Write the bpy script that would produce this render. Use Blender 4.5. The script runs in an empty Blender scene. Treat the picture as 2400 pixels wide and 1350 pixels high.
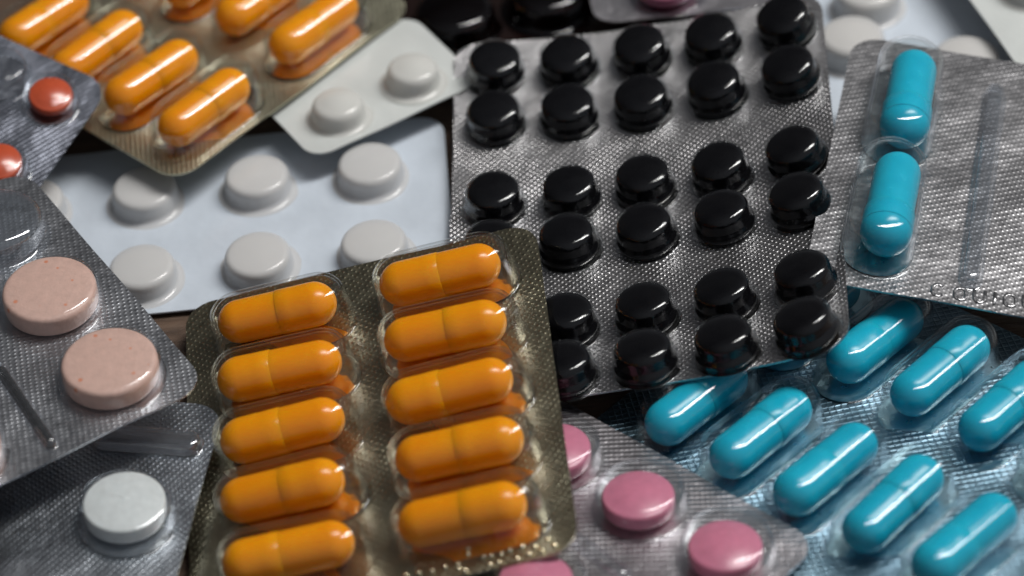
import bpy, math, random
from mathutils import Matrix, Vector
S = 0.001                                   # everything below is measured in millimetres
rnd = random.Random(7)
scene = bpy.context.scene
col = scene.collection

# ---------------------------------------------------------------- camera
PITCH, ROLL, DIST = math.radians(43), math.radians(-5), 495.6
cd = bpy.data.cameras.new('camera'); cam = bpy.data.objects.new('camera', cd); col.objects.link(cam)
cd.sensor_width = 36; cd.lens = 105; cd.clip_start = 0.02; cd.clip_end = 20
R0 = Vector((1, 0, 0)); U0 = Vector((0, math.sin(PITCH), math.cos(PITCH))); B0 = Vector((0, -math.cos(PITCH), math.sin(PITCH)))
Rc = R0*math.cos(ROLL)+U0*math.sin(ROLL); Uc = U0*math.cos(ROLL)-R0*math.sin(ROLL)
m = Matrix((Rc, Uc, B0)).transposed().to_4x4(); m.translation = B0*DIST*S
cam.matrix_world = m
cd.dof.use_dof = True; cd.dof.focus_distance = 0.478; cd.dof.aperture_fstop = 11.5
scene.camera = cam

# ---------------------------------------------------------------- room light
w = bpy.data.worlds.new('World'); scene.world = w; w.use_nodes = True
nt = w.node_tree; bg = nt.nodes['Background']
tc = nt.nodes.new('ShaderNodeTexCoord')
dt = nt.nodes.new('ShaderNodeVectorMath'); dt.operation = 'DOT_PRODUCT'; dt.inputs[1].default_value = (.24, -.24, .30)   # brighter on the window side of the room
nt.links.new(tc.outputs['Generated'], dt.inputs[0])
a2 = nt.nodes.new('ShaderNodeMath'); a2.operation = 'ADD'; a2.inputs[1].default_value = .28; nt.links.new(dt.outputs['Value'], a2.inputs[0])
sz = nt.nodes.new('ShaderNodeSeparateXYZ'); nt.links.new(tc.outputs['Generated'], sz.inputs[0])
wl = nt.nodes.new('ShaderNodeMapRange'); wl.inputs['From Min'].default_value = .55; wl.inputs['From Max'].default_value = .1; wl.inputs['To Max'].default_value = .3; nt.links.new(sz.outputs['Z'], wl.inputs['Value'])   # paler walls below a dim ceiling
fy = nt.nodes.new('ShaderNodeMapRange'); fy.inputs['From Min'].default_value = -.1; fy.inputs['From Max'].default_value = .6; nt.links.new(sz.outputs['Y'], fy.inputs['Value'])
a3 = nt.nodes.new('ShaderNodeMath'); a3.operation = 'MULTIPLY_ADD'; nt.links.new(wl.outputs[0], a3.inputs[0]); nt.links.new(fy.outputs[0], a3.inputs[1]); nt.links.new(a2.outputs[0], a3.inputs[2])
cr = nt.nodes.new('ShaderNodeValToRGB'); nt.links.new(a3.outputs[0], cr.inputs[0]); cr.color_ramp.elements[0].position = .26
cr.color_ramp.elements[0].color = (.05, .05, .053, 1); cr.color_ramp.elements[1].color = (.50, .52, .56, 1)
nt.links.new(cr.outputs[0], bg.inputs[0]); bg.inputs[1].default_value = 0.62

def area(name, loc, size, power, color):
    l = bpy.data.lights.new(name, 'AREA'); l.shape = 'RECTANGLE'; l.size, l.size_y = size; l.energy = power; l.color = color
    o = bpy.data.objects.new(name, l); col.objects.link(o); o.location = loc
    o.rotation_euler = (-Vector(loc)).to_track_quat('-Z', 'Y').to_euler(); return o
LD = Vector((.45, .17, .88)).normalized(); side = LD.cross(Vector((0, 1, 0))).normalized()
for i, (off, wd, pw) in enumerate([(-.16, .135, 3.8), (0, .145, 4.7), (.16, .135, 3.4)]):      # a window of three tall panes
    area('window_pane_light', tuple(LD*1.1+side*off), (wd, .58), pw, (1, .97, .93))
vs = scene.view_settings; vs.view_transform = 'Standard'; vs.look = 'None'; vs.exposure = 0; vs.gamma = 1
scene.render.engine = 'CYCLES'
cy = scene.cycles; cy.use_denoising = True; cy.max_bounces = 14; cy.transparent_max_bounces = 24; cy.glossy_bounces = 6
cy.diffuse_bounces = 4; cy.transmission_bounces = 8; cy.sample_clamp_indirect = 3; cy.caustics_reflective = True; cy.blur_glossy = .6

# ---------------------------------------------------------------- materials
class NT:
    def __init__(s, name):
        s.m = bpy.data.materials.new(name); s.m.use_nodes = True; s.t = s.m.node_tree
        s.p = s.t.nodes['Principled BSDF']; s.out = s.t.nodes['Material Output']
    def n(s, typ, **kw):
        o = s.t.nodes.new('ShaderNode'+typ)
        for k, v in kw.items(): setattr(o, k, v)
        return o
    def l(s, a, b): s.t.links.new(a, b)
    def math(s, op, a, b=None, c=None):
        o = s.n('Math', operation=op)
        for i, v in enumerate((a, b, c)):
            if v is None: continue
            if isinstance(v, (int, float)): o.inputs[i].default_value = v
            else: s.l(v, o.inputs[i])
        return o.outputs[0]
    def noise(s, scale, detail=3, rough=.5, vec=None):
        o = s.n('TexNoise'); o.inputs['Scale'].default_value = scale; o.inputs['Detail'].default_value = detail; o.inputs['Roughness'].default_value = rough
        if vec is None: vec = s.coord()
        s.l(vec, o.inputs['Vector']); return o.outputs['Fac']
    def coord(s):
        if not hasattr(s, '_c'): s._c = s.n('TexCoord').outputs['Object']
        return s._c
    def ramp(s, f, stops):
        o = s.n('ValToRGB'); s.l(f, o.inputs[0]); e = o.color_ramp.elements
        while len(e) < len(stops): e.new(.5)
        for q, (p, c) in zip(e, stops): q.position = p; q.color = (*c, 1) if len(c) == 3 else c
        return o.outputs[0]
    def bump(s, h, dist=1., strength=1.):
        o = s.n('Bump'); o.inputs['Distance'].default_value = dist; o.inputs['Strength'].default_value = strength; s.l(h, o.inputs['Height']); return o.outputs['Normal']
    def set(s, **kw):
        for k, v in kw.items(): s.p.inputs[k.replace('_', ' ')].default_value = v

def foil_mat(name, color, mode='dots', pitch=(.9, .9), angle=0., amp=.07, rough=.26, smooth=False, coat=.25, pw=1.3):
    k = NT(name); k.set(Metallic=1., Roughness=rough, Coat_Weight=coat, Coat_Roughness=.08)
    big = k.noise(55, 3); fine = k.noise(900, 2)
    c = k.n('MixRGB', blend_type='MULTIPLY'); c.inputs[0].default_value = 1; c.inputs[1].default_value = (*color, 1)
    k.l(k.ramp(big, [(.25, (.80,)*3), (.75, (1.1,)*3)]), c.inputs[2]); k.l(c.outputs[0], k.p.inputs['Base Color'])
    k.l(k.math('MULTIPLY_ADD', fine, .16, rough-.08), k.p.inputs['Roughness'])
    wav = k.math('ADD', k.math('MULTIPLY', k.noise(130, 3), .0005), k.math('MULTIPLY', k.noise(38, 2), .0011))
    h = wav
    if not smooth:
        mp = k.n('Mapping'); mp.inputs['Rotation'].default_value = (0, 0, math.radians(angle)); k.l(k.coord(), mp.inputs['Vector'])
        s = k.n('SeparateXYZ'); k.l(mp.outputs[0], s.inputs[0])
        def wave(o, p): return k.math('MULTIPLY_ADD', k.math('COSINE', k.math('MULTIPLY', o, 2*math.pi/(p*S))), .5, .5)
        u, v = wave(s.outputs['X'], pitch[0]), wave(s.outputs['Y'], pitch[1])
        if mode == 'dots': d = k.math('POWER', k.math('MULTIPLY', u, v), pw)
        elif mode == 'ribs': d = k.math('MULTIPLY', k.math('POWER', u, 1.2), k.math('MULTIPLY_ADD', v, .45, .55))
        else: d = k.math('MAXIMUM', k.math('POWER', u, 6), k.math('POWER', v, 6))           # fine raised grid
        var = k.ramp(k.noise(75, 2), [(.28, (.45,)*3), (.62, (1.,)*3)])
        h = k.math('ADD', wav, k.math('MULTIPLY', k.math('MULTIPLY', d, var), amp*S))
    k.l(k.bump(h), k.p.inputs['Normal']); return k.m

def film_mat(name, tint=(.97, .98, .98), edge=.85, body=.03, gloss=(.95, .97, 1), rough=.09, milk=0., milkcol=(.6, .6, .6)):
    k = NT(name); k.t.nodes.remove(k.p)
    tr = k.n('BsdfTransparent'); tr.inputs[0].default_value = (*tint, 1)
    gl = k.n('BsdfGlossy'); gl.inputs['Roughness'].default_value = rough; gl.inputs[0].default_value = (*gloss, 1)
    bn = k.bump(k.math('MULTIPLY', k.noise(200, 2), .00006)); k.l(bn, gl.inputs['Normal'])
    lw = k.n('LayerWeight'); lw.inputs['Blend'].default_value = .5; k.l(bn, lw.inputs['Normal'])
    f = k.math('MULTIPLY_ADD', k.math('POWER', lw.outputs['Facing'], 4.), edge, body)
    base = tr.outputs[0]
    if milk:
        df = k.n('BsdfDiffuse'); df.inputs[0].default_value = (*milkcol, 1); mx0 = k.n('MixShader'); mx0.inputs[0].default_value = milk
        k.l(base, mx0.inputs[1]); k.l(df.outputs[0], mx0.inputs[2]); base = mx0.outputs[0]
    mx = k.n('MixShader'); k.l(f, mx.inputs[0]); k.l(base, mx.inputs[1]); k.l(gl.outputs[0], mx.inputs[2]); k.l(mx.outputs[0], k.out.inputs[0]); return k.m

def gel_mat(name, color, dark, rough=.25, ior=1.42, coat=0., sss=0., rad=(1, .6, .4)):
    k = NT(name); k.set(Roughness=rough, IOR=ior, Coat_Weight=coat, Coat_Roughness=.05, Subsurface_Weight=sss, Subsurface_Radius=rad, Subsurface_Scale=.0028)
    k.l(k.ramp(k.noise(240, 4, .6), [(.3, dark), (.7, color)]), k.p.inputs['Base Color'])
    sp_ = k.noise(2600, 2); k.l(k.bump(k.math('ADD', k.math('MULTIPLY', sp_, .000006), k.math('MULTIPLY', k.noise(330, 2), .000008))), k.p.inputs['Normal'])
    k.l(k.math('MULTIPLY_ADD', k.noise(500, 3), .16, rough-.08), k.p.inputs['Roughness']); return k.m

def tablet_mat(name, color, rough=.45, speck=None, coat=.2, grain=.00004):
    k = NT(name); k.set(Roughness=rough, Coat_Weight=coat, Coat_Roughness=.15, Subsurface_Weight=.15, Subsurface_Radius=(1, .8, .7), Subsurface_Scale=.0006)
    lo = tuple(c*.9 for c in color); hi = tuple(min(1, c*1.06) for c in color)
    c = k.ramp(k.noise(700, 5, .65), [(.3, lo), (.7, hi)])
    if speck:
        vo = k.n('TexVoronoi'); vo.inputs['Scale'].default_value = 420; k.l(k.coord(), vo.inputs['Vector'])
        d = k.math('ADD', k.math('MULTIPLY', vo.outputs['Distance'], .8), k.math('MULTIPLY', k.noise(160, 2), .7))
        f = k.ramp(d, [(.37, (1, 1, 1)), (.42, (0, 0, 0))])
        mx = k.n('MixRGB'); k.l(f, mx.inputs[0]); k.l(c, mx.inputs[1]); mx.inputs[2].default_value = (*speck, 1); c = mx.outputs[0]
    k.l(c, k.p.inputs['Base Color']); k.l(k.bump(k.math('MULTIPLY', k.noise(1500, 4, .6), grain)), k.p.inputs['Normal']); return k.m

def plastic_mat(name, color, rough=.3, coat=.3, wav=.0005):
    k = NT(name); k.set(Roughness=rough, Coat_Weight=coat, Coat_Roughness=.12)
    k.l(k.ramp(k.noise(90, 4), [(.3, tuple(c*.92 for c in color)), (.7, tuple(min(1, c*1.05) for c in color))]), k.p.inputs['Base Color'])
    k.l(k.bump(k.math('MULTIPLY', k.noise(110, 3), wav)), k.p.inputs['Normal']); return k.m

def wood_mat():
    k = NT('brown_wood'); k.set(Roughness=.55)
    mp = k.n('Mapping'); mp.inputs['Scale'].default_value = (14, 120, 30); k.l(k.coord(), mp.inputs['Vector'])
    f = k.noise(6, 6, .65, mp.outputs[0])
    k.l(k.ramp(f, [(.3, (.045, .026, .017)), (.55, (.11, .068, .045)), (.75, (.17, .11, .075))]), k.p.inputs['Base Color'])
    k.l(k.bump(k.math('MULTIPLY', f, .0004)), k.p.inputs['Normal']); return k.m

M = dict(
 film=film_mat('clear_film'),
 film_rib=film_mat('thick_clear_film', tint=(.93, .945, .96), body=.13, edge=.95, rough=.06, milk=.02, milkcol=(.75, .78, .8)),
 film_smoke=film_mat('smoky_film', tint=(.80, .81, .83)),
 milk=film_mat('milky_film', tint=(.9, .92, .95), milk=.62, milkcol=(.70, .697, .69), body=.035, edge=.35, rough=.16, gloss=(1, 1, 1)),
 milk_green=film_mat('milky_grey_film', tint=(.9, .92, .9), milk=.6, milkcol=(.74, .74, .72), body=.04, edge=.35, rough=.16, gloss=(1, 1, 1)),
 amber=film_mat('dark_amber_film', tint=(.22, .09, .07), body=.045, edge=.5),
 foilA=foil_mat('olive_foil', (.41, .38, .27), 'dots', (.92, .92), 40, .075, .33, pw=2.2),
 foilB=foil_mat('pale_olive_foil', (.50, .485, .36), 'ribs', (.85, 1.0), 42, .07, .40),
 foilE=foil_mat('blue_grey_foil', (.135, .145, .175), 'ribs', (.8, .8), 24, .04, .36),
 foilF=foil_mat('silver_foil_a', (.58, .60, .64), 'dots', (.9, .8), 22, .06, .35, pw=1.6),
 foilG=foil_mat('steel_foil', (.46, .50, .55), 'dots', (.9, .8), 30, .065, .34, pw=1.6),
 foilH=foil_mat('silver_foil_b', (.60, .595, .61), 'dots', (.85, .85), 42, .12, .34, pw=1.5),
 foilI=foil_mat('silver_foil_c', (.37, .37, .385), 'dots', (1.05, .8), 62, .055, .36, pw=1.5),
 foilJ=foil_mat('blue_silver_foil', (.24, .37, .46), 'grid', (1.05, 1.05), 36, .07, .36),
 foilK=foil_mat('silver_foil_d', (.58, .56, .59), 'ribs', (1.0, .8), -42, .07, .36),
 foilM=foil_mat('dull_foil', (.50, .49, .52), 'dots', (.9, .9), 20, .04, .4),
 orange=gel_mat('orange_gelatin', (.96, .345, .0012), (.90, .30, .001), sss=.55, rad=(1, .42, .08)),
 orange2=gel_mat('orange_gelatin_cap', (.97, .365, .0012), (.91, .318, .001), sss=.55, rad=(1, .42, .08)),
 cyan=gel_mat('cyan_gelatin', (.012, .46, .64), (.008, .40, .57), sss=.4, rad=(.1, .7, 1)),
 cyan2=gel_mat('cyan_gelatin_cap', (.014, .48, .66), (.010, .42, .59), sss=.4, rad=(.1, .7, 1)),
 black=gel_mat('black_sugar_coat', (.006, .006, .007), (.003, .003, .004), .12, 1.35, 0.),
 maroon=gel_mat('maroon_coat', (.020, .004, .003), (.010, .003, .003), .2),
 white=tablet_mat('white_chalk', (.78, .775, .76)),
 white_bright=tablet_mat('white_coat', (.72, .74, .75), .35, coat=.4),
 cream=tablet_mat('cream_chalk', (.70, .67, .62)),
 peach=tablet_mat('peach_chalk', (.69, .455, .39), .5, speck=(.70, .27, .16), grain=.00009),
 pink=tablet_mat('pink_coat', (.66, .22, .33), .3, coat=.4, grain=.00002),
 coral=tablet_mat('coral_coat', (.55, .085, .03), .3, coat=.4, grain=.00002),
 bluewhite=plastic_mat('blue_white_plastic', (.57, .635, .715), .34),
 greywhite=plastic_mat('grey_white_plastic', (.58, .61, .60), .34),
 darkplastic=plastic_mat('dark_brown_plastic', (.012, .006, .005), .22),
)
for kx, c, r in [('floorA', (.95, .86, .62), .16), ('floorB', (.80, .74, .58), .22), ('floorE', (.42, .44, .5), .22), ('floorF', (.64, .65, .68), .22), ('floorG', (.58, .61, .65), .2),
              ('floorH', (.5, .5, .5), .16), ('floorI', (.62, .66, .68), .24), ('floorJ', (.55, .78, .85), .30), ('floorK', (.66, .64, .66), .36), ('floorM', (.5, .5, .52), .3)]:
    M[kx] = foil_mat('smooth_'+kx, c, rough=r, smooth=True, coat=0)

# ---------------------------------------------------------------- mesh helpers (mm)
def mesh(name, verts, faces, smooth=True, flat=()):
    me = bpy.data.meshes.new(name); me.from_pydata([(x*S, y*S, z*S) for x, y, z in verts], [], faces); me.update()
    flat = set(flat)
    for i, p in enumerate(me.polygons): p.use_smooth = smooth and i not in flat
    return me
def obj(name, me, mat, parent=None, mx=None):
    o = bpy.data.objects.new(name, me); col.objects.link(o)
    if not me.materials: me.materials.append(mat)
    if parent is not None: o.parent = parent
    if mx is not None: o.matrix_local = mx
    return o
def T(x, y, z): return Matrix.Translation((x*S, y*S, z*S))

def stadium(a, r, n):
    if a == 0: return [(r*math.cos(2*math.pi*k/n), r*math.sin(2*math.pi*k/n)) for k in range(n)]
    pts = []
    for k in range(n//2+1): t = -math.pi/2+math.pi*k/(n//2); pts.append((a+r*math.cos(t), r*math.sin(t)))
    for k in range(n//2+1): t = math.pi/2+math.pi*k/(n//2); pts.append((-a+r*math.cos(t), r*math.sin(t)))
    return pts
def bulge(name, a, prof, n=40, jit=0., seed=0, shell=0.):
    """rings of a stadium outline (a = straight half length); prof = (radius, z) from the rim to the crown"""
    outer = len(prof)
    if shell: prof = list(prof)+[(max(.01, r-shell), max(.12, z-shell)) for r, z in prof if z > .5]      # inner wall of the film
    rg = random.Random(seed); ph = [rg.uniform(0, 6.28) for _ in range(4)]
    V, F = [], []; N = len(stadium(a, 1, n))
    for r, z in prof:
        for i, (x, y) in enumerate(stadium(a, r, n)):
            t = 2*math.pi*i/N
            j = jit*(math.sin(2*t+ph[0])+.7*math.sin(3*t+ph[1]+z)+.5*math.sin(5*t+ph[2]))*min(1, z)
            V.append((x+j*math.cos(t), y+j*math.sin(t), z+.5*j*math.sin(ph[3]+x*.4)))
    for k in range(len(prof)-1):
        if k == outer-1: continue
        for i in range(N):
            j = (i+1) % N; F.append((k*N+i, k*N+j, (k+1)*N+j, (k+1)*N+i))
    if prof[-1][0] > .02: F.append(tuple((len(prof)-1)*N+i for i in range(N)))
    return mesh(name, V, F)
def arc(r0, z0, r1, z1, n, k=1.):
    """quarter ellipse from (r0,z0) rising to (r1,z1): starts upright, ends flat"""
    return [(r1+(r0-r1)*math.cos(t), z0+(z1-z0)*math.sin(t)) for t in [math.pi/2*i/n for i in range(1, n+1)]]
def flare(r0, r1, z1, n=4):
    """concave foot: flat on the sheet at r0, upright at (r1,z1)"""
    return [(r0-(r0-r1)*math.sin(t), .04+z1*(1-math.cos(t))) for t in [math.pi/2*i/n for i in range(n+1)]]
def lathe(name, prof, n=56):
    V, F = [], []
    for r, z in prof:
        for i in range(n): t = 2*math.pi*i/n; V.append((r*math.cos(t), r*math.sin(t), z))
    for k in range(len(prof)-1):
        for i in range(n): j = (i+1) % n; F.append((k*n+i, k*n+j, (k+1)*n+j, (k+1)*n+i))
    F.append(tuple(range(n-1, -1, -1))); F.append(tuple((len(prof)-1)*n+i for i in range(n)))
    return mesh(name, V, F)
def tablet_mesh(name, r, h, band, bev=.4, domefrac=None):
    """round tablet: straight band, rounded edge, domed or flat faces; base at z=0"""
    d = (h-band)/2; pr = []
    def half(s):
        out = []
        n = 9
        for i in range(n+1):
            q = i/n*.985+.015; rr = (r-bev)*q; out.append((rr, d*(1-q*q)))
        return out          # height above band shoulder, centre to edge
    hf = half(1)
    for rr, dz in hf: pr.append((rr, d-dz))
    for i in range(1, 4): t = math.pi/2*i/4; pr.append((r-bev+bev*math.sin(t), d+bev*(1-math.cos(t))))
    pr.append((r, d+bev)); pr.append((r, d+band-bev))
    for i in range(1, 4): t = math.pi/2*i/4; pr.append((r-bev+bev*math.cos(t), d+band-bev+bev*math.sin(t)))
    for rr, dz in reversed(hf): pr.append((rr, d+band+dz))
    return lathe(name, pr)
def caps_meshes(key, L, r, j=.4, step=.11):
    """two-piece hard capsule along x: body and the slightly wider cap that slides over it"""
    def tube(name, prof, n=40):
        V, F = [], []
        for x, q in prof:
            for i in range(n): t = 2*math.pi*i/n; V.append((x, q*math.cos(t), q*math.sin(t)))
        for k in range(len(prof)-1):
            for i in range(n): j = (i+1) % n; F.append((k*n+i, (k+1)*n+i, (k+1)*n+j, k*n+j))
        return mesh(name, V, F)
    rb = r-step; xr = L/2
    body = [(-xr+rb-rb*math.cos(t), max(.02, rb*math.sin(t))) for t in [math.pi/2*i/9 for i in range(10)]]+[(j+.4, rb)]
    cap = [(j, rb-.02), (j, r-.05), (j+.07, r), (j+2.2, r), (j+2.8, r-.018), (j+3.3, r-.018), (j+3.7, r), (xr-r-.1, r)]
    cap += [(xr-r+r*math.sin(t), max(.02, r*math.cos(t))) for t in [math.pi/2*i/9 for i in range(10)]]
    return tube(key+'_body', body), tube(key+'_cap', cap)
def sheet_mesh(name, X0, X1, Y0, Y1, r, th, zf, step=1.6):
    xs = [X0+r*(1-math.cos(math.pi/2*i/7)) for i in range(7)]
    nx = max(4, int((X1-X0-2*r)/step)); xs += [X0+r+(X1-X0-2*r)*i/nx for i in range(nx+1)]
    xs += [X1-r+r*math.sin(math.pi/2*i/7) for i in range(1, 8)]
    ny = max(6, int((Y1-Y0)/step)); V, F = [], []
    for x in xs:
        e = max(0, X0+r-x, x-(X1-r)); ins = r-math.sqrt(max(0, r*r-e*e))
        for jy in range(ny+1):
            y = Y0+ins+(Y1-Y0-2*ins)*jy/ny; V.append((x, y, zf(x, y)))
    ni, nj = len(xs), ny+1
    for i in range(ni-1):
        for jy in range(nj-1): F.append((i*nj+jy, (i+1)*nj+jy, (i+1)*nj+jy+1, i*nj+jy+1))
    nb = len(V)
    V += [(x, y, z-th) for x, y, z in V[:nb]]
    for i in range(ni-1):
        for jy in range(nj-1): F.append((nb+i*nj+jy, nb+i*nj+jy+1, nb+(i+1)*nj+jy+1, nb+(i+1)*nj+jy))
    bd = [(i, 0) for i in range(ni)]+[(ni-1, j) for j in range(1, nj)]+[(i, nj-1) for i in range(ni-2, -1, -1)]+[(0, j) for j in range(nj-2, 0, -1)]
    flat = []; s0 = len(V)
    for q in bd:
        x, y, z = V[q[0]*nj+q[1]]; V.append((x, y, z)); V.append((x, y, z-th))
    for a in range(len(bd)):
        b = (a+1) % len(bd); F.append((s0+2*a, s0+2*a+1, s0+2*b+1, s0+2*b)); flat.append(len(F)-1)
    return mesh(name, V, F, True, flat)
def tube_path(name, pts, r, n=10, closed=False, squash=.6):
    V, F = [], []; m_ = len(pts)
    for i, (x, y) in enumerate(pts):
        p0 = pts[(i-1) % m_ if closed else max(0, i-1)]; p1 = pts[(i+1) % m_ if closed else min(m_-1, i+1)]
        tx, ty = p1[0]-p0[0], p1[1]-p0[1]; q = math.hypot(tx, ty) or 1; nx_, ny_ = -ty/q, tx/q
        for k in range(n): t = 2*math.pi*k/n; V.append((x+nx_*r*math.cos(t), y+ny_*r*math.cos(t), r*squash*math.sin(t)))
    for i in range(m_ if closed else m_-1):
        a, b = i*n, ((i+1) % m_)*n
        for k in range(n): F.append((a+k, b+k, b+(k+1) % n, a+(k+1) % n))
    if not closed: F.append(tuple(range(n))); F.append(tuple(range((m_-1)*n+n-1, (m_-1)*n-1, -1)))
    return mesh(name, V, F)

# ---------------------------------------------------------------- packs
def tag(o, label, cat, group=None):
    o['label'] = label; o['category'] = cat
    if group: o['group'] = group
class Pack:
    def __init__(s, name, label, o, yaw, tx, ty, ext, r, mat, bend=(0, 0, 0), th=.32, sheet='foil_sheet', warp=.12, seed=1):
        s.e = bpy.data.objects.new(name, None); col.objects.link(s.e); s.e.empty_display_size = .01; tag(s.e, label, 'blister pack')
        rx = Matrix.Rotation(math.radians(ty), 4, 'Y')@Matrix.Rotation(math.radians(tx), 4, 'X')@Matrix.Rotation(math.radians(yaw), 4, 'Z')
        s.mx = T(*o)@rx; s.e.matrix_world = s.mx; s.bend = bend
        ph = [random.Random(seed).uniform(0, 6.28) for _ in range(4)]
        s.zf = lambda x, y: bend[0]*x*x+bend[1]*y*y+bend[2]*x*y+warp*(math.sin(x*.19+ph[0])*math.sin(y*.15+ph[1])+.5*math.sin(x*.33+y*.27+ph[2]))
        s.sheet = obj(sheet, sheet_mesh(sheet, *ext, r, th, s.zf), mat, s.e)
    def at(s, x, y, dz=0., rz=0.):
        """frame standing on the (slightly bent) sheet at x, y"""
        e = .5; n = Vector((-(s.zf(x+e, y)-s.zf(x-e, y))/(2*e), -(s.zf(x, y+e)-s.zf(x, y-e))/(2*e), 1)).normalized()
        q = Vector((0, 0, 1)).rotation_difference(n).to_matrix().to_4x4()
        return T(x, y, s.zf(x, y))@q@Matrix.Rotation(math.radians(rz), 4, 'Z')@T(0, 0, dz)
    def part(s, name, me, mat, x, y, dz=0., rz=0.):
        return obj(name, me, mat, s.e, s.at(x, y, dz, rz))
    def pill(s, name, me, mat, label, cat, group, x, y, dz=0., rz=0., jig=1.):
        o = obj(name, me, mat); o.matrix_world = s.mx@s.at(x+rnd.uniform(-.25, .25)*jig, y+rnd.uniform(-.2, .2)*jig, dz, rz); tag(o, label, cat, group); return o
    def capsule(s, name, ms, mats, label, group, x, y, r, rz=0., pitch=0., roll=0., dz=.12, jig=1.):
        e = bpy.data.objects.new(name, None); col.objects.link(e); e.empty_display_size = .004; tag(e, label, 'capsule', group)
        e.matrix_world = s.mx@s.at(x+rnd.uniform(-.4, .4)*jig, y+rnd.uniform(-.25, .25)*jig, r+dz, rz+rnd.uniform(-2, 2)*jig)@Matrix.Rotation(math.radians(pitch), 4, 'Y')@Matrix.Rotation(rnd.uniform(0, 6.28), 4, 'X')
        obj('body', ms[0], mats[0], e); obj('cap', ms[1], mats[1], e); return e
ORD = ['first', 'second', 'third', 'fourth', 'fifth', 'sixth']

# table
tv = 700
table = obj('table', mesh('table', [(-tv, -tv, -20), (tv, -tv, -20), (tv, tv, -20), (-tv, tv, -20), (-tv, -tv, 0), (tv, -tv, 0), (tv, tv, 0), (-tv, tv, 0)],
            [(3, 2, 1, 0), (4, 5, 6, 7), (0, 1, 5, 4), (1, 2, 6, 5), (2, 3, 7, 6), (3, 0, 4, 7)], False), wood_mat()); table['kind'] = 'structure'

def caps_pocket(key, a, W, H, foot=.9, n=36):
    R = W/2; return bulge(key, a, flare(R+foot, R, .9)+[(R-.2, H*.62)]+arc(R-.22, H*.64, R*.45, H-.12, 5)+[(R*.25, H-.03), (.02, H)], n, shell=.35)
def round_pocket(key, r, H, foot=.8, edge=1.2, crown=.4, jit=0., seed=0, shell=0.):
    return bulge(key, 0, flare(r+foot, r, .8)+[(r-.1, H-edge-crown)]+arc(r-.12, H-edge-crown, r-edge, H-crown, 5)+[((r-edge)*q, H-crown*q*q) for q in (.8, .6, .4, .2, .01)], 48, jit, seed, shell)
def floor_disc(key, a, r): return bulge(key, a, [(r, .07), (r*.5, .075), (.01, .08)] if not a else [(r, .07), (r*.5, .08), (.02, .085)], 32)

# ---- D  blue-white pack of white tablets
pD = Pack('tablet_blister_pack', 'blue-white plastic blister pack of six big white tablets lying on the table', (-41.9, 18.5, 1.5), .6, .2, -1.0, (-40, 32.7, -18.1, 25.0), 4.5, M['bluewhite'], sheet='plastic_sheet', warp=.1, seed=3)
me_t = tablet_mesh('white_tablet', 5.15, 3.7, 2.6, .7); me_p = round_pocket('white_pocket', 5.75, 4.25, 1.3, 1.3, .25)
for i in (-1, 0, 1, 2):
    for j in (0, 1):
        if i == -1 and j == 0: continue
        x, y = (i-1)*19.5, (j-.5)*20.0
        pD.part('pocket', me_p, M['milk'], x, y)
        nm = {-1: 'beside the peach tablets', 0: 'third from the black tablets', 1: 'second from the black tablets', 2: 'beside the black tablets'}[i]
        pD.pill('tablet', me_t, M['white'], 'big white tablet %s, in the row %s' % (nm, 'touching the front orange pack' if j == 0 else 'near the rear orange pack'), 'tablet', 'white tablets in the blue-white pack', x, y, .25)

# ---- N  blue-white pack in the rear right, O  grey-white pack on it, P  scrap below the cyan packs
pN = Pack('tablet_blister_pack', 'blue-white plastic blister pack of cream tablets behind the upright cyan capsules', (64.0, 51.8, 1.0), -20.1, -.4, -.7, (-22, 34, -24, 30), 5, M['bluewhite'], sheet='plastic_sheet', warp=.2, seed=5)
me_p = round_pocket('cream_pocket', 5.95, 5.6, 1.1, 1.6, .5); me_t = tablet_mesh('cream_tablet', 5.3, 4.9, 3.2, .9)
for (i, j), lb in {(0, 0): 'cream tablet in blue-white plastic, beside the black tablet pack', (1, 0): 'cream tablet in blue-white plastic, rising behind the upright cyan capsules', (0, 1): 'cream tablet in blue-white plastic, farthest from the cyan capsules'}.items():
    pN.part('pocket', me_p, M['milk'], i*20.6, j*13.6+(-1.5 if i else 0)); pN.pill('tablet', me_t, M['cream'], lb, 'tablet', 'cream tablets in the rear blue-white pack', i*20.6, j*13.6+(-1.5 if i else 0), .3)
pO = Pack('tablet_blister_pack', 'grey-white plastic blister pack lying over the corner of the cream tablet pack', (94.6, 50.4, 9.0), 14.0, 0, 0, (-7.9, 30, -30, 30), 4, M['greywhite'], sheet='plastic_sheet', seed=6)
pO.part('pocket', round_pocket('grey_pocket', 5.6, 4.6, 1.2, 1.3, .4), M['milk_green'], 3.5, 4.5)
pO.pill('tablet', tablet_mesh('grey_tablet', 5.0, 4.0, 2.8, .7), M['cream'], 'pale tablet in the grey-white plastic pack over the cream tablet pack', 'tablet', None, 3.5, 4.5, .25)
pP = Pack('tablet_blister_pack', 'pale grey-green blister pack mostly hidden under the two cyan capsule packs', (103, -8, .8), 40, 0, 0, (-12, 25, -25, 25), 4, M['greywhite'], sheet='plastic_sheet', seed=8)

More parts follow.
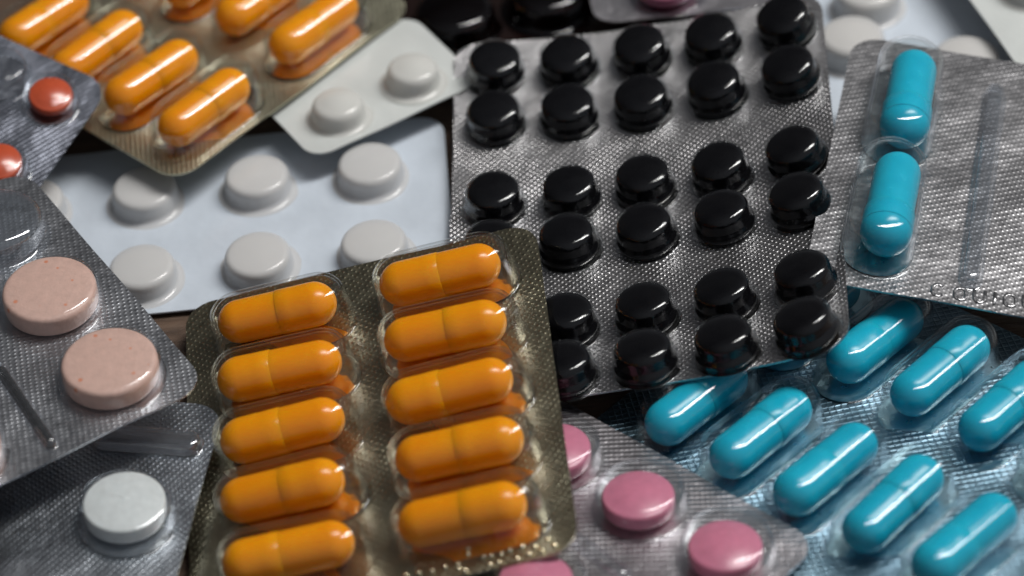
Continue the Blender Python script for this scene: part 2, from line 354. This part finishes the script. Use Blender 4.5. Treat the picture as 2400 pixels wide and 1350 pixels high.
# ---- L  dark brown pack, M  small pink pack at the rear
pL = Pack('tablet_blister_pack', 'dark brown glossy blister pack behind the black tablet pack', (-5.9, 68.3, 1.0), 10.7, 0, 0, (-16, 48, -17, 22), 4, M['darkplastic'], sheet='plastic_sheet', seed=9)
me_p = round_pocket('brown_pocket', 7.6, 5.8, 1.2, 2.6, .6); me_t = tablet_mesh('brown_tablet', 6.6, 4.8, 3.0, .9)
for i, lb in enumerate(['dark brown tablet in the dark brown pack beside the grey-white pack', 'dark brown tablet in the dark brown pack beside the pink tablet', 'dark brown tablet in the dark brown pack under the pink tablet']):
    pL.part('pocket', me_p, M['amber'], i*17.6, 1.5); pL.pill('tablet', me_t, M['maroon'], lb, 'tablet', 'dark brown tablets', i*17.6, 1.5, .1)
pM = Pack('tablet_blister_pack', 'small smoky grey blister pack with one pink tablet behind the black tablets', (31.4, 56.0, 9.0), 2.1, 0, 0, (-12.6, 22, 1.4, 24), 4.5, M['foilM'], seed=10)
pM.part('pocket', round_pocket('pale_pocket', 6.2, 4.6, 1., 1.4, .4), M['film_smoke'], 1.2, 7.6); pM.part('pocket_floor', floor_disc('pale_floor', 0, 6.4), M['floorM'], 1.2, 7.6)
pM.pill('tablet', tablet_mesh('pale_pink_tablet', 5.2, 4.0, 2.2, .6), M['pink'], 'pink tablet in the smoky grey pack behind the black tablets', 'tablet', None, 1.2, 7.6, .1)

# ---- J  cyan capsules on blue silver foil (bottom of the pile)
pJ = Pack('capsule_blister_pack', 'blue-silver foil blister pack with two slanting rows of cyan capsules', (55.1, -44.9, 3.5), 43.6, -4.7, -.6, (-33, 32.6, -38, 38.2), 4, M['foilJ'], warp=.15, seed=11)
cjs = [caps_meshes('cyan_capsule_%d' % q, 20.4+.25*q, 3.75, jj) for q, jj in enumerate((.4, -.4, 1.))]; pk = caps_pocket('cyan_pocket', 7.2, 9.8, 8.5, .8); fl = floor_disc('cyan_floor', 7.4, 5.1)
for c in (0, 1):
    for k in range(5):
        x, y = (c-.5)*28.4, (2-k)*12.74
        pJ.part('pocket', pk, M['film'], x, y); pJ.part('pocket_floor', fl, M['floorJ'], x, y)
        pJ.capsule('cyan_capsule', cjs[(k*2+c) % 3], (M['cyan'], M['cyan2']), 'cyan capsule %s from the black tablets, in the slanting row %s' % (ORD[k], 'beside the pink tablets' if c == 0 else 'under the upright cyan pack'), 'cyan capsules in the slanting pack', x, y, 3.75, 180*rnd.randint(0, 1))

# ---- K  pink tablets
pK = Pack('tablet_blister_pack', 'silver ribbed foil blister pack of bright pink tablets tucked under the orange capsules', (16.0, -58.1, 6.0), 44.2, -3.8, -.1, (-42, 11.8, -25.6, 34), 5, M['foilK'], warp=.11, seed=12)
me_t = tablet_mesh('pink_tablet', 5.5, 4.7, 2.7, .6); me_p = round_pocket('pink_pocket', 6.9, 5.3, 1.0, 1.5, .4, .12, 3, .25); fl = floor_disc('pink_floor', 0, 7.1)
for (i, j), lb in {(0, 0): 'bright pink tablet in the middle between orange and cyan capsules', (0, -1): 'bright pink tablet at the corner next to the cyan capsules', (0, 1): 'bright pink tablet half hidden by the edge of the orange capsule pack',
                   (-1, 0): 'bright pink tablet under the dotted lettering of the orange capsule pack', (-1, -1): 'bright pink tablet at the outer corner of its pack'}.items():
    x, y = i*22.7, j*16.9; pK.part('pocket', me_p, M['film'], x+.9, y+.2, 0, 40*i+70*j); pK.part('pocket_floor', fl, M['floorK'], x+.9, y+.2)
    pK.pill('tablet', me_t, M['pink'], lb, 'tablet', 'bright pink tablets', x, y, .1)
pK.part('stiffening_rib', bulge('rib_pink', 5.2, flare(1.6, 1.2, .3)+arc(1.1, .35, .02, 1.0, 5), 24), M['film_rib'], -10.9, -1.4, 0, 84)

# ---- H  black tablets
pH = Pack('tablet_blister_pack', 'silver dotted foil blister pack full of glossy black tablets', (23.5, 6.9, 7.0), -4.7, -.1, -9.1, (-33.2, 32.1, -42.1, 45.8), 5, M['foilH'], bend=(.00228, .00167, -.00034), warp=.1, seed=13)
BP = [(r, z*1.08) for r, z in [(5.1, 1.0), (5.0, 1.45), (4.7, 1.8), (4.58, 2.2), (4.55, 3.3), (4.43, 3.85), (4.1, 4.27), (3.5, 4.52), (2.6, 4.65), (1.6, 4.74), (.8, 4.78), (.05, 4.8)]]
me_t = lathe('black_tablet', [(.05, .02), (3.6, .04), (4.7, .3), (5.05, .65)]+BP)  # flared black foot shaped in for the tablet's dark reflection in its pocket
me_p = [bulge('black_pocket_%d' % q, 0, flare(6.0, 5.35, .45)+[(r+.2, z+.22) for r, z in BP[:-1]]+[(.01, 5.42)], 48, .03, q) for q in range(4)]
fl = floor_disc('black_floor', 0, 5.4)
RW = ['nearest the dark brown pack', 'second from the dark brown pack', 'third from the dark brown pack', 'third from the slanting cyan capsules', 'second from the slanting cyan capsules', 'nearest the slanting cyan capsules']
CL = ['beside the white packs', 'second from the white packs', 'midway across', 'second from the upright cyan pack', 'beside the upright cyan pack']
for j in range(6):
    for i in range(5):
        if i == 0 and j < 2: continue
        x, y = (i-2)*12.91, (j//2-1)*31.79+((j % 2)-.5)*11.98
        pH.part('pocket', me_p[rnd.randint(0, 3)], M['film'], x, y, 0, rnd.uniform(0, 360)); pH.part('pocket_floor', fl, M['floorH'], x, y)
        pH.pill('tablet', me_t, M['black'], 'glossy black tablet %s, row %s' % (CL[i], RW[5-j]), 'tablet', 'black tablets in silver foil', x, y, .1)

# ---- C  grey-white pack
pC = Pack('tablet_blister_pack', 'grey-white plastic blister pack of small domed tablets under the rear orange pack', (-20.7, 42.9, 7.5), 29.3, .7, -.3, (-16.7, 17.4, -6.9, 17.0), 4, M['greywhite'], sheet='plastic_sheet', warp=.15, seed=14)
me_p = round_pocket('small_pocket', 4.7, 4.4, 1.4, 1.6, .5); me_t = tablet_mesh('small_tablet', 4.05, 3.7, 2.2, .8)
for x, y, lb in [(-7.6, 0, 'small domed white tablet in grey-white plastic, beside the orange capsules'), (7.6, 0, 'small domed white tablet in grey-white plastic, beside the black tablets')]:
    pC.part('pocket', me_p, M['milk_green'], x, y); pC.pill('tablet', me_t, M['white'], lb, 'tablet', 'small domed tablets', x, y, .25)

# ---- I  upright cyan pack
pI = Pack('capsule_blister_pack', 'silver foil blister pack holding two upright cyan capsules and a clear ridge', (64.7, 5.6, 14.0), -15.4, 2.0, 5.9, (-11.4, 36, -29.3, 32.0), 5.2, M['foilI'], warp=.05, seed=15)
ci = caps_meshes('cyan_capsule_b', 21.6, 4.15, 2.9, .3); pk = caps_pocket('cyan_pocket_b', 7.2, 11.6, 8.9, 1.0); fl = floor_disc('cyan_floor_b', 7.2, 5.9)
for y, lb in [(13.15, 'cyan capsule in the upright pack, the one beside the cream tablets'), (-13.15, 'cyan capsule in the upright pack, the one nearest the embossed lettering')]:
    pI.part('pocket', pk, M['film'], -.9, y, 0, 90); pI.part('pocket_floor', fl, M['floorI'], -.9, y, 0, 90)
    pI.capsule('cyan_capsule', ci, (M['cyan2'], M['cyan']), lb, 'cyan capsules in the upright pack', 0, y-.3, 4.15, -90, jig=.3)
pI.part('stiffening_rib', bulge('rib_cyan', 22.6, flare(2.1, 1.55, .5)+[(1.5, 1.5)]+arc(1.45, 1.6, .7, 2.4, 5)+[(.02, 2.45)], 24, shell=.35), M['film_rib'], 14.1, -.9, 0, 90.6)
def ell(w, h, n=20, e=.75):
    return [(math.copysign(abs(math.cos(t))**e, math.cos(t))*w, math.copysign(abs(math.sin(t))**e, math.sin(t))*h) for t in [2*math.pi*k/n for k in range(n)]]
glyph = {'O': (ell(.95, 1.15), True), 'U': ([(-.9, 1.2), (-.9, 0), (-.8, -.7), (-.4, -1.1), (0, -1.2), (.4, -1.1), (.8, -.7), (.9, 0), (.9, 1.2)], False), 'I': ([(0, 1.2), (0, -1.2)], False),
         'C': ([(.8, .8), (.3, 1.15), (-.4, 1.1), (-.85, .5), (-.9, -.4), (-.5, -1.05), (.2, -1.15), (.8, -.8)], False)}
for ch, x, y in [('C', 9.6, -26.9), ('O', 13.2, -26.8), ('U', 16.2, -26.6), ('I', 18.6, -26.4), ('O', 21.0, -26.2), ('U', 23.9, -26.0)]:
    pts, cl = glyph[ch]; pts = [(.95*a, 1.1*b) for a, b in pts]; pI.part('embossed_letter', tube_path('letter_'+ch, pts, .30, 10, cl, .4), M['foilI'], x, y, .08, 2).parent = pI.sheet

# ---- A  front orange pack
pA = Pack('capsule_blister_pack', 'olive foil blister pack with ten orange capsules in two columns, lying over other packs', (-23.2, -37.9, 9.0), 1.2, 2.0, -10.3, (-30.0, 29.3, -33.6, 35.9), 5, M['foilA'], warp=.14, seed=16)
cas = [caps_meshes('orange_capsule_%d' % q, 19.6+.25*q, 3.65, jj) for q, jj in enumerate((.4, -.3, .9))]; pk = caps_pocket('orange_pocket', 6.5, 10.0, 8.5, .8); fl = floor_disc('orange_floor', 6.7, 5.0)
for c in (0, 1):
    for k in range(5):
        x, y = (c-.5)*27.09, (2-k)*12.64
        pA.part('pocket', pk, M['film'], x+.6, y-.5); pA.part('pocket_floor', fl, M['floorA'], x+.6, y-.5)
        pA.capsule('orange_capsule', cas[(k*2+c) % 3], (M['orange'], M['orange2']), 'orange capsule in olive foil, %s from the big white tablets, %s column' % (ORD[k], 'peach-side' if c == 0 else 'pink-side'), 'orange capsules in the olive pack', x-.2, y, 3.65, 0 if rnd.random() < .8 else 180)
dot = bulge('embossed_dot', 0, [(.48, .02), (.46, .18), (.36, .36), (.2, .46), (.01, .5)], 16)
for x, y in [(3.2, -31.2), (5.2, -31.3), (7.2, -31.5), (9.2, -31.4), (11.1, -31.3), (12.1, -32.9), (11.2, -32.2), (15.0, -31.1), (16.1, -31.2), (17.7, -31.3), (19.0, -31.0), (20.0, -32.9), (20.9, -30.9), (21.8, -32.6), (22.8, -31.4), (23.7, -32.4), (24.8, -30.6), (25.7, -32.0), (15.8, -32.8), (12.8, -29.9), (17.2, -32.7), (12.9, -28.8), (1.2, -31.6), (-.8, -31.5)]:
    pA.part('embossed_dot', dot, M['floorA'], x, y).parent = pA.sheet

# ---- G  single white tablet, front left
pG = Pack('tablet_blister_pack', 'steel grey foil blister pack with one white tablet beside the orange capsules', (-61.2, -51.0, 7.0), -11.4, .9, 1.1, (-32, 10.0, -30, 24.8), 5, M['foilG'], warp=.18, seed=17)
pG.part('pocket', round_pocket('single_pocket', 7.3, 5.2, 1.2, 1.5, .4, .14, 9, .25), M['film'], .2, -.6); pG.part('pocket_floor', floor_disc('single_floor', 0, 7.6), M['floorG'], .2, -.6)
pG.pill('tablet', tablet_mesh('single_tablet', 6.3, 4.3, 3.0, .5), M['white_bright'], 'single white tablet in steel grey foil in front of the peach tablets', 'tablet', None, 0, 0, .1)
pG.part('stiffening_rib', bulge('rib_single', 6.6, flare(2.8, 2.2, .5)+[(2.1, 1.2)]+arc(2.05, 1.3, 1.0, 2.0, 5)+[(.02, 2.05)], 24, shell=.35), M['film_rib'], -.4, 15.4, 0, -2)

# ---- B  rear orange pack
pB = Pack('capsule_blister_pack', 'pale olive foil blister pack of orange capsules slanting across the rear', (-50.2, 57.8, 9.2), 45.8, .2, .5, (-27.7, 33.0, -20.3, 35), 5, M['foilB'], warp=.14, seed=18)
for c in (0, 1):
    for k in range(4):
        x, y = (c-.5)*27.84, (k-1)*13.43
        pB.part('pocket', pk, M['film'], x+.4, y-.3); pB.part('pocket_floor', fl, M['floorB'], x+.4, y-.3)
        pB.capsule('orange_capsule', cas[(k+c) % 3], (M['orange2'], M['orange']), 'orange capsule in pale olive foil, %s from the grey-white pack, %s row' % (ORD[k], 'red-tablet-side' if c == 0 else 'brown-pack-side'), 'orange capsules in the pale olive pack', x, y, 3.65, 180*rnd.randint(0, 1))

# ---- E  red-orange tablets
pE = Pack('tablet_blister_pack', 'blue-grey foil blister pack of small red-orange tablets over the rear orange capsules', (-76.6, 40.7, 15.0), -28.1, 13.9, 8.0, (-40, 7.4, -40, 8.4), 5, M['foilE'], warp=.12, seed=19)
me_t = tablet_mesh('coral_tablet', 3.75, 3.5, 1.8, .5); me_p = round_pocket('coral_pocket', 4.6, 4.1, .9, 1.2, .4); fl = floor_disc('coral_floor', 0, 4.8)
for x, y, lb in [(0, 0, 'small red-orange tablet next to the rounded corner of its blue-grey pack'), (0, -16.1, 'small red-orange tablet beside the empty clear pocket of the peach pack'), (-9.9, .6, None)]:
    pE.part('pocket', me_p, M['film'], x, y); pE.part('pocket_floor', fl, M['floorE'], x, y)
    if lb: pE.pill('tablet', me_t, M['coral'], lb, 'tablet', 'red-orange tablets', x, y, .1)

# ---- F  peach tablets
pF = Pack('tablet_blister_pack', 'silver foil blister pack of large speckled peach tablets with one empty pocket', (-62.9, -29.9, 16.0), 30.3, .3, 1.3, (-45, 11.6, -9.8, 52.9), 5, M['foilF'], warp=.14, seed=20)
me_t = tablet_mesh('peach_tablet', 7.5, 4.4, 3.8, .8); me_p = round_pocket('peach_pocket', 8.1, 5.0, 1.0, 1.5, .2, .03, 2, .25); fl = floor_disc('peach_floor', 0, 8.5)
for x, y, lb in [(0, 0, 'large speckled peach tablet next to the orange capsules'), (0, 20.4, 'large speckled peach tablet next to the empty clear pocket'), (0, 40.6, None), (-27.8, -1.0, 'large speckled peach tablet beyond the raised rib, behind the single white tablet')]:
    pF.part('pocket' if lb else 'empty_pocket', me_p if lb else round_pocket('empty_pocket', 8.15, 5.2, 1.0, 1.8, .8, .12, 8, .25), M['film'] if lb else M['film_rib'], x, y)
    if lb: pF.part('pocket_floor', fl, M['floorF'], x, y)
    if lb: pF.pill('tablet', me_t, M['peach'], lb, 'tablet', 'large peach tablets', x, y, .1, rnd.uniform(0, 360), .4)
pF.part('stiffening_rib', bulge('rib_peach', 9.5, flare(1.4, 1.0, .4)+arc(.95, .4, .02, 1.4, 5), 24), M['film_rib'], -13.8, 2.5, 0, 87)
pG.part('pocket_floor', floor_disc('rib_floor_b', 6.6, 2.2), M['floorF'], -.4, 15.4, .06, -2)
pF.part('pocket_floor', floor_disc('rib_dark_strip', 9.5, .85), M['floorH'], -13.8, 2.5, .08, 87)  # mirror strip added under the rib to reflect as a dark line, no pocket
